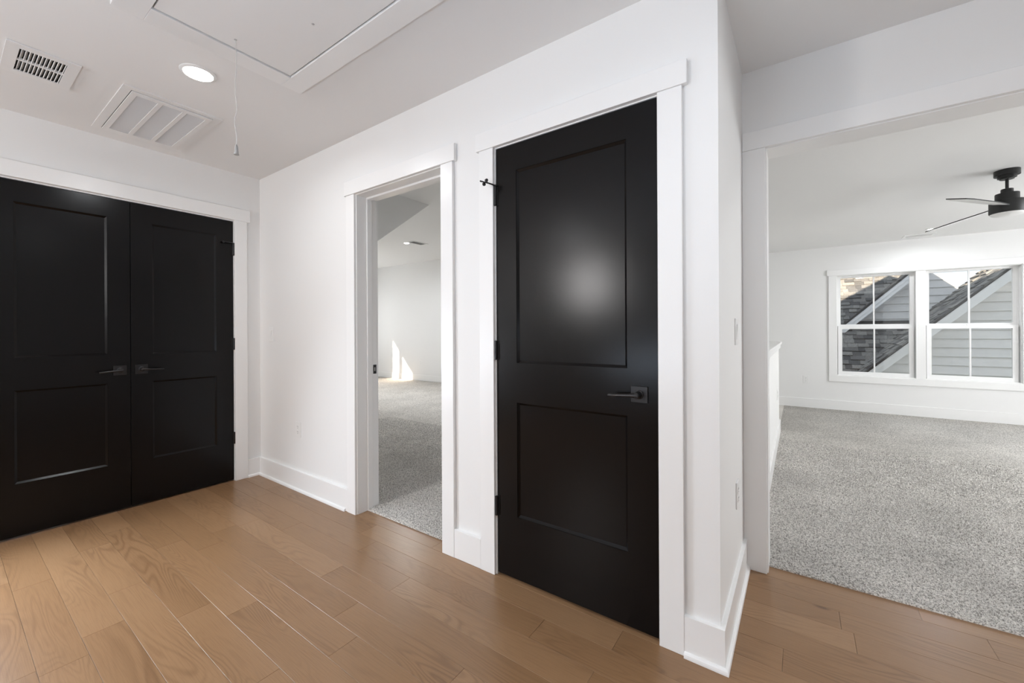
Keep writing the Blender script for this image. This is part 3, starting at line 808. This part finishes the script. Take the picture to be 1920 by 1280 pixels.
# ceiling fan
FX, FY = 1.305, 4.72
cf = empty('ceiling_fan', (FX, FY, HR), 'black three blade ceiling fan with a pale light lens on the loft ceiling', 'fan')
MF = Matrix.Translation((FX, FY, 0))
MB().lathe([(.068, HR), (.068, HR - .040), (.050, HR - .040), (.050, HR - .058), (.038, HR - .058), (.038, HR - .068), (.020, HR - .068)], MF, 36).build('canopy', FAN, cf, True)
MB().lathe([(.0095, HR - .06), (.0095, HR - .150)], MF, 18).build('downrod', FAN, cf, True)
MB().lathe([(.030, 2.238), (.033, 2.236), (.033, 2.205), (.062, 2.203), (.063, 2.198), (.063, 2.150), (.055, 2.150)], MF, 36).build('motor_housing', FAN, cf, True)
MB().lathe([(.085, 2.148), (.094, 2.146), (.095, 2.060), (.090, 2.052), (.02, 2.052)], MF, 36).build('switch_housing', FAN, cf, True)
MB().lathe([(.089, 2.054), (.087, 2.046), (.075, 2.038), (.045, 2.033), (.004, 2.031)], MF, 36).build('light_lens', LENS, cf, True)
def blade(ang):
    n = 12
    mb = MB(); top = []; bot = []
    M = MF @ Matrix.Rotation(R(ang), 4, 'Z')
    for i in range(n + 1):
        s = i / n; r = .085 + .60 * s
        wd = .045 + .030 * min(1, s * 2.5) - .02 * max(0, s - .93) / .07
        tw = R(-15)
        zc = 2.112 - .022 * s
        for sgn, lst in ((1, top), (-1, bot)):
            lst.append([mb.bm.verts.new(M @ Vector((r, q * wd * math.cos(tw), zc + q * wd * math.sin(tw) + sgn * .004))) for q in (-1, -.5, 0, .5, 1)])
    for i in range(n):
        for k in range(4):
            mb.bm.faces.new((top[i][k], top[i + 1][k], top[i + 1][k + 1], top[i][k + 1]))
            mb.bm.faces.new((bot[i][k], bot[i][k + 1], bot[i + 1][k + 1], bot[i + 1][k]))
        for k in (0, 4):
            mb.bm.faces.new((top[i][k], bot[i][k], bot[i + 1][k], top[i + 1][k]))
    for i in (0, n):
        for k in range(4):
            mb.bm.faces.new((top[i][k], top[i][k + 1], bot[i][k + 1], bot[i][k]))
    bmesh.ops.recalc_face_normals(mb.bm, faces=mb.bm.faces)
    o = mb.build('blade', FAN, cf, True)
    o.data.materials.append(LENS)
    for p in o.data.polygons:
        if p.normal.z < -0.7: p.material_index = 1
for a in (115, 235, 355):
    blade(a)

# ------------------------------------------------------------------ loft window
wi = empty('window_1', (1.33, YW, 0.5), 'white double window with four sashes looking out on neighbouring roofs', 'window', None, 'structure')
CW = YW - .018
bx(0.36, 0.452, CW, YW, 0.508, 1.955, bev=BV).build('casing', TRIM, wi)
bx(2.210, 2.302, CW, YW, 0.508, 1.955, bev=BV).build('casing', TRIM, wi)
bx(0.342, 2.320, CW - .003, YW, 1.9555, 2.037, bev=BV).build('head_casing', TRIM, wi)
bx(0.36, 2.302, CW, YW, 0.418, 0.5075, bev=BV).build('apron', TRIM, wi)
bx(1.283, 1.379, YW - .004, YW + .12, 0.508, 1.955, bev=BV).build('mullion', TRIM, wi)
mb = MB(); mb.box(0.44, 0.458, YW, YW + .13, 0.50, 1.966); mb.box(2.204, 2.222, YW, YW + .13, 0.50, 1.966); mb.box(0.458, 2.204, YW, YW + .13, 1.948, 1.966); mb.box(0.458, 2.204, YW, YW + .13, 0.50, 0.517)
mb.build('extension_jamb', TRIM, wi)
def sash(x0, x1, z0, z1, y, stile, bot, topr):
    f = holed('y', x0, x1, z0, z1, y - .018, y + .018, [(x0 + stile, x1 - stile, z0 + bot, z1 - topr)]).build('sash', VINYL, wi)
    xm = (x0 + x1) / 2
    bx(xm - .008, xm + .008, y - .010, y + .010, z0 + bot, z1 - topr).build('muntin', VINYL, f)
    bx(x0 + stile - .004, xm - .008, y - .002, y + .002, z0 + bot - .004, z1 - topr + .004).build('pane', GLASS, f)
    bx(xm + .008, x1 - stile + .004, y - .002, y + .002, z0 + bot - .004, z1 - topr + .004).build('pane', GLASS, f)
for x0, x1 in ((0.458, 1.283), (1.379, 2.204)):
    sash(x0 + .006, x1 - .006, 1.205, 1.948, YW + .100, .040, .042, .028)
    sash(x0 + .014, x1 - .014, 0.517, 1.222, YW + .058, .046, .050, .042)
    mb = MB(); mb.box(x0, x0 + .014, YW + .08, YW + .13, 0.517, 1.948); mb.box(x1 - .014, x1, YW + .08, YW + .13, 0.517, 1.948)
    mb.build('jamb_liner', VINYL, wi)
    bx((x0 + x1) / 2 - .03, (x0 + x1) / 2 + .03, YW + .048, YW + .07, 1.222, 1.232, bev=.002).build('sash_lock', VINYL, wi)

GROUND, t, b = mat('lawn', (0.10, 0.11, 0.07), 0.9, 0.2); add_bump(t, b, 8, 0.4, 0.02)
struct('ground_outside', bx(-60, 60, -60, 80, -3.4, -3.2), GROUND, 'ground around the house, below the picture', 'ground')
# ------------------------------------------------------------------ roofs and gables outside the window
hs = empty('neighboring_house', (2.0, 12.5, -3.0), 'grey shingled gabled wings with white lap siding outside the loft window', 'house')
def ZC(y): return 1.35 - 0.87 * (13.4 - y)
SX = 0.006
# main slope (rises away from us), ends along the valley with the front gable
mslope = MB()
ry = 15.6
pl = [(-4.0, 9.6), (2.23 - .87 * (13.4 - 9.6) + .06, 9.6), (2.23 - .87 * (13.4 - 13.85) + .06, 13.85), (2.68, ry), (-4.0, ry)]
mslope.prism([(x, y, ZC(y) - .012) for x, y in pl], (0, 0, -.10))
ms = mslope.build('main_roof_slope', ROOFBASE, hs)
# front gable left slope
fs = MB(); fs.prism([(-1.6, 11.4, -2.48 - .012), (4.6, 11.4, 3.72 - .012), (4.6, 11.4, 3.60), (-1.6, 11.4, -2.60)], (0, 2.0, 0))
fgs = fs.build('front_gable_slope', ROOFBASE, hs)
fs = MB(); fs.prism([(4.6, 11.4, 3.72), (10.8, 11.4, -2.48), (10.8, 11.4, -2.60), (4.6, 11.4, 3.60)], (0, 2.0, 0)); fs.build('front_gable_slope', ROOFBASE, hs)
# dormer slopes
ds = MB(); ds.prism([(0.75, 13.1, 1.133 - .01), (2.32, 13.1, 2.703 - .01), (2.32, 13.1, 2.60), (0.75, 13.1, 1.03)], (0, 2.4, 0)); ds.build('dormer_slope', DRIP, hs)
ds = MB(); ds.prism([(2.32, 13.41, 2.69), (3.9, 13.41, 1.28), (3.9, 13.41, 1.22), (2.32, 13.41, 2.62)], (0, 0.6, 0)); ds.build('dormer_slope', DRIP, hs)

def shingles(parent, org, ud, vd, nrm, u0, u1, v0, v1, keep, expo=0.147, seed=3):
    """rows of shingle tabs on a roof plane: u along the course, v up the slope"""
    ud, vd, nrm = Vector(ud).normalized(), Vector(vd).normalized(), Vector(nrm).normalized()
    rnd = random.Random(seed)
    protos = {}
    v = v0; cnt = 0
    while v < v1:
        u = u0 - rnd.uniform(0, .25)
        while u < u1:
            wd = rnd.choice((.12, .16, .20, .26)); th = rnd.choice((.005, .012, .030))
            c = Vector(org) + ud * (u + wd / 2) + vd * v
            if keep(c):
                key = (wd, th)
                M = Matrix((( ud.x, vd.x, nrm.x, c.x), (ud.y, vd.y, nrm.y, c.y), (ud.z, vd.z, nrm.z, c.z), (0, 0, 0, 1)))
                if key not in protos:
                    mb = MB(); mb.prism([(-wd / 2 + .002, 0, -.01), (-wd / 2 + .002, 0, th), (-wd / 2 + .002, expo * 1.12, .002), (-wd / 2 + .002, expo * 1.12, -.01)], (wd - .004, 0, 0))
                    me = bpy.data.meshes.new('shingle'); mb.bm.to_mesh(me); mb.bm.free(); me.materials.append(SHINGLE)
                    protos[key] = me
                o = bpy.data.objects.new('shingle', protos[key]); C.objects.link(o)
                o.parent = parent; o.matrix_parent_inverse = parent_inv(parent)
                o.location = M.translation; o.rotation_euler = M.to_euler()
                cnt += 1
            u += wd
        v += expo
    return cnt
q = math.hypot(1, .87)
n1_ = shingles(ms, (0, 12.0, ZC(12.0)), (1, 0, 0), (0, 1, .87), (0, -.87, 1), 0.62, 2.35, 0.05, 4.3,
         lambda c: c.x < 2.23 - .87 * (13.4 - c.y) + .05 and c.z > c.x - .35 - .9 and (c.y < 13.35 or c.x < c.z - .20) and c.x > 0.62 and c.y < 15.2, seed=3)
n2_ = shingles(fgs, (0, 11.4, -.88), (0, -1, 0), (1, 0, 1), (-1, 0, 1), -2.05, 0.0, 1.55, 4.9,
         lambda c: 11.42 < c.y < 13.45 and c.x > 2.23 - .87 * (13.4 - c.y) - .12, seed=8)

# rake boards, soffits, drip edges
def rake(x0, z0, x1, z1, yf, depth, yb):
    mb = MB(); mb.prism([(x0, yf, z0 - .045), (x1, yf, z1 - .045), (x1, yf, z1 - depth), (x0, yf, z0 - depth)], (0, .025, 0)); mb.build('rake_board', RAKE, hs)
    mb = MB(); mb.prism([(x0, yf - .012, z0 - .045), (x1, yf - .012, z1 - .045), (x1, yf - .012, z1 - .14), (x0, yf - .012, z0 - .14)], (0, .012, 0)); mb.build('rake_trim', RAKE, hs)
    mb = MB(); mb.prism([(x0, yf - .02, z0 + .015), (x1, yf - .02, z1 + .015), (x1, yf - .02, z1 - .045), (x0, yf - .02, z0 - .045)], (0, .05, 0)); mb.build('drip_edge', DRIP, hs)
    mb = MB(); mb.prism([(x0, yf + .025, z0 - .15), (x1, yf + .025, z1 - .15), (x1, yf + .025, z1 - .17), (x0, yf + .025, z0 - .17)], (0, yb - yf - .025, 0)); mb.build('soffit', RAKE, hs)
    mb = MB(); mb.prism([(x0, yb - .03, z0 - .16), (x1, yb - .03, z1 - .16), (x1, yb - .03, z1 - .30), (x0, yb - .03, z0 - .30)], (0, .03, 0)); mb.build('frieze_board', RAKE, hs)
rake(-1.6, -2.48, 4.6, 3.72, 11.4, .255, 11.7)
rake(0.75, 1.133, 2.32, 2.703, 13.1, .235, 13.4)
# lap siding boards
def siding(y, z0, z1, left, right, parent):
    z = z0
    while z < z1:
        za, zb_ = z, z + .190
        xl0, xl1, xr0, xr1 = left(za), left(zb_), right(za), right(zb_)
        if xr0 - xl0 > .08:
            if xr1 - xl1 < .02:
                xl1 = xr1 = (xl1 + xr1) / 2
                xl1 -= .005; xr1 += .005
            mb = MB()
            a = [(xl0, y - .028, za), (xr0, y - .028, za), (xr1, y - .004, zb_), (xl1, y - .004, zb_)]
            mb.prism(a, (0, .014, 0))
            mb.build('siding_board', SIDING, parent)
        z += .178
wa = MB(); wa.prism([(1.1, 13.405, 1.20), (3.9, 13.405, 1.20), (2.32, 13.405, 2.60)], (0, .12, 0)); wa = wa.build('dormer_wall', SIDING, hs)
siding(13.4, 1.25, 2.72, lambda z: z - .2 if z < 2.45 else z - .2, lambda z: 2.32 + (2.69 - z) * 1.12, wa)
wb = MB(); wb.prism([(-1.0, 11.7, -2.2), (9.9, 11.7, -2.2), (4.6, 11.7, 3.3)], (0, .12, 0)); wb = wb.build('gable_wall', SIDING, hs)
siding(11.7, -0.62, 3.0, lambda z: z + 1.13, lambda z: 4.6, wb)
# flashing where the main slope meets the dormer wall
mb = MB(); mb.box(0.95, 3.2, 13.34, 13.40, 1.28, 1.385); mb.build('flashing', DRIP, hs)
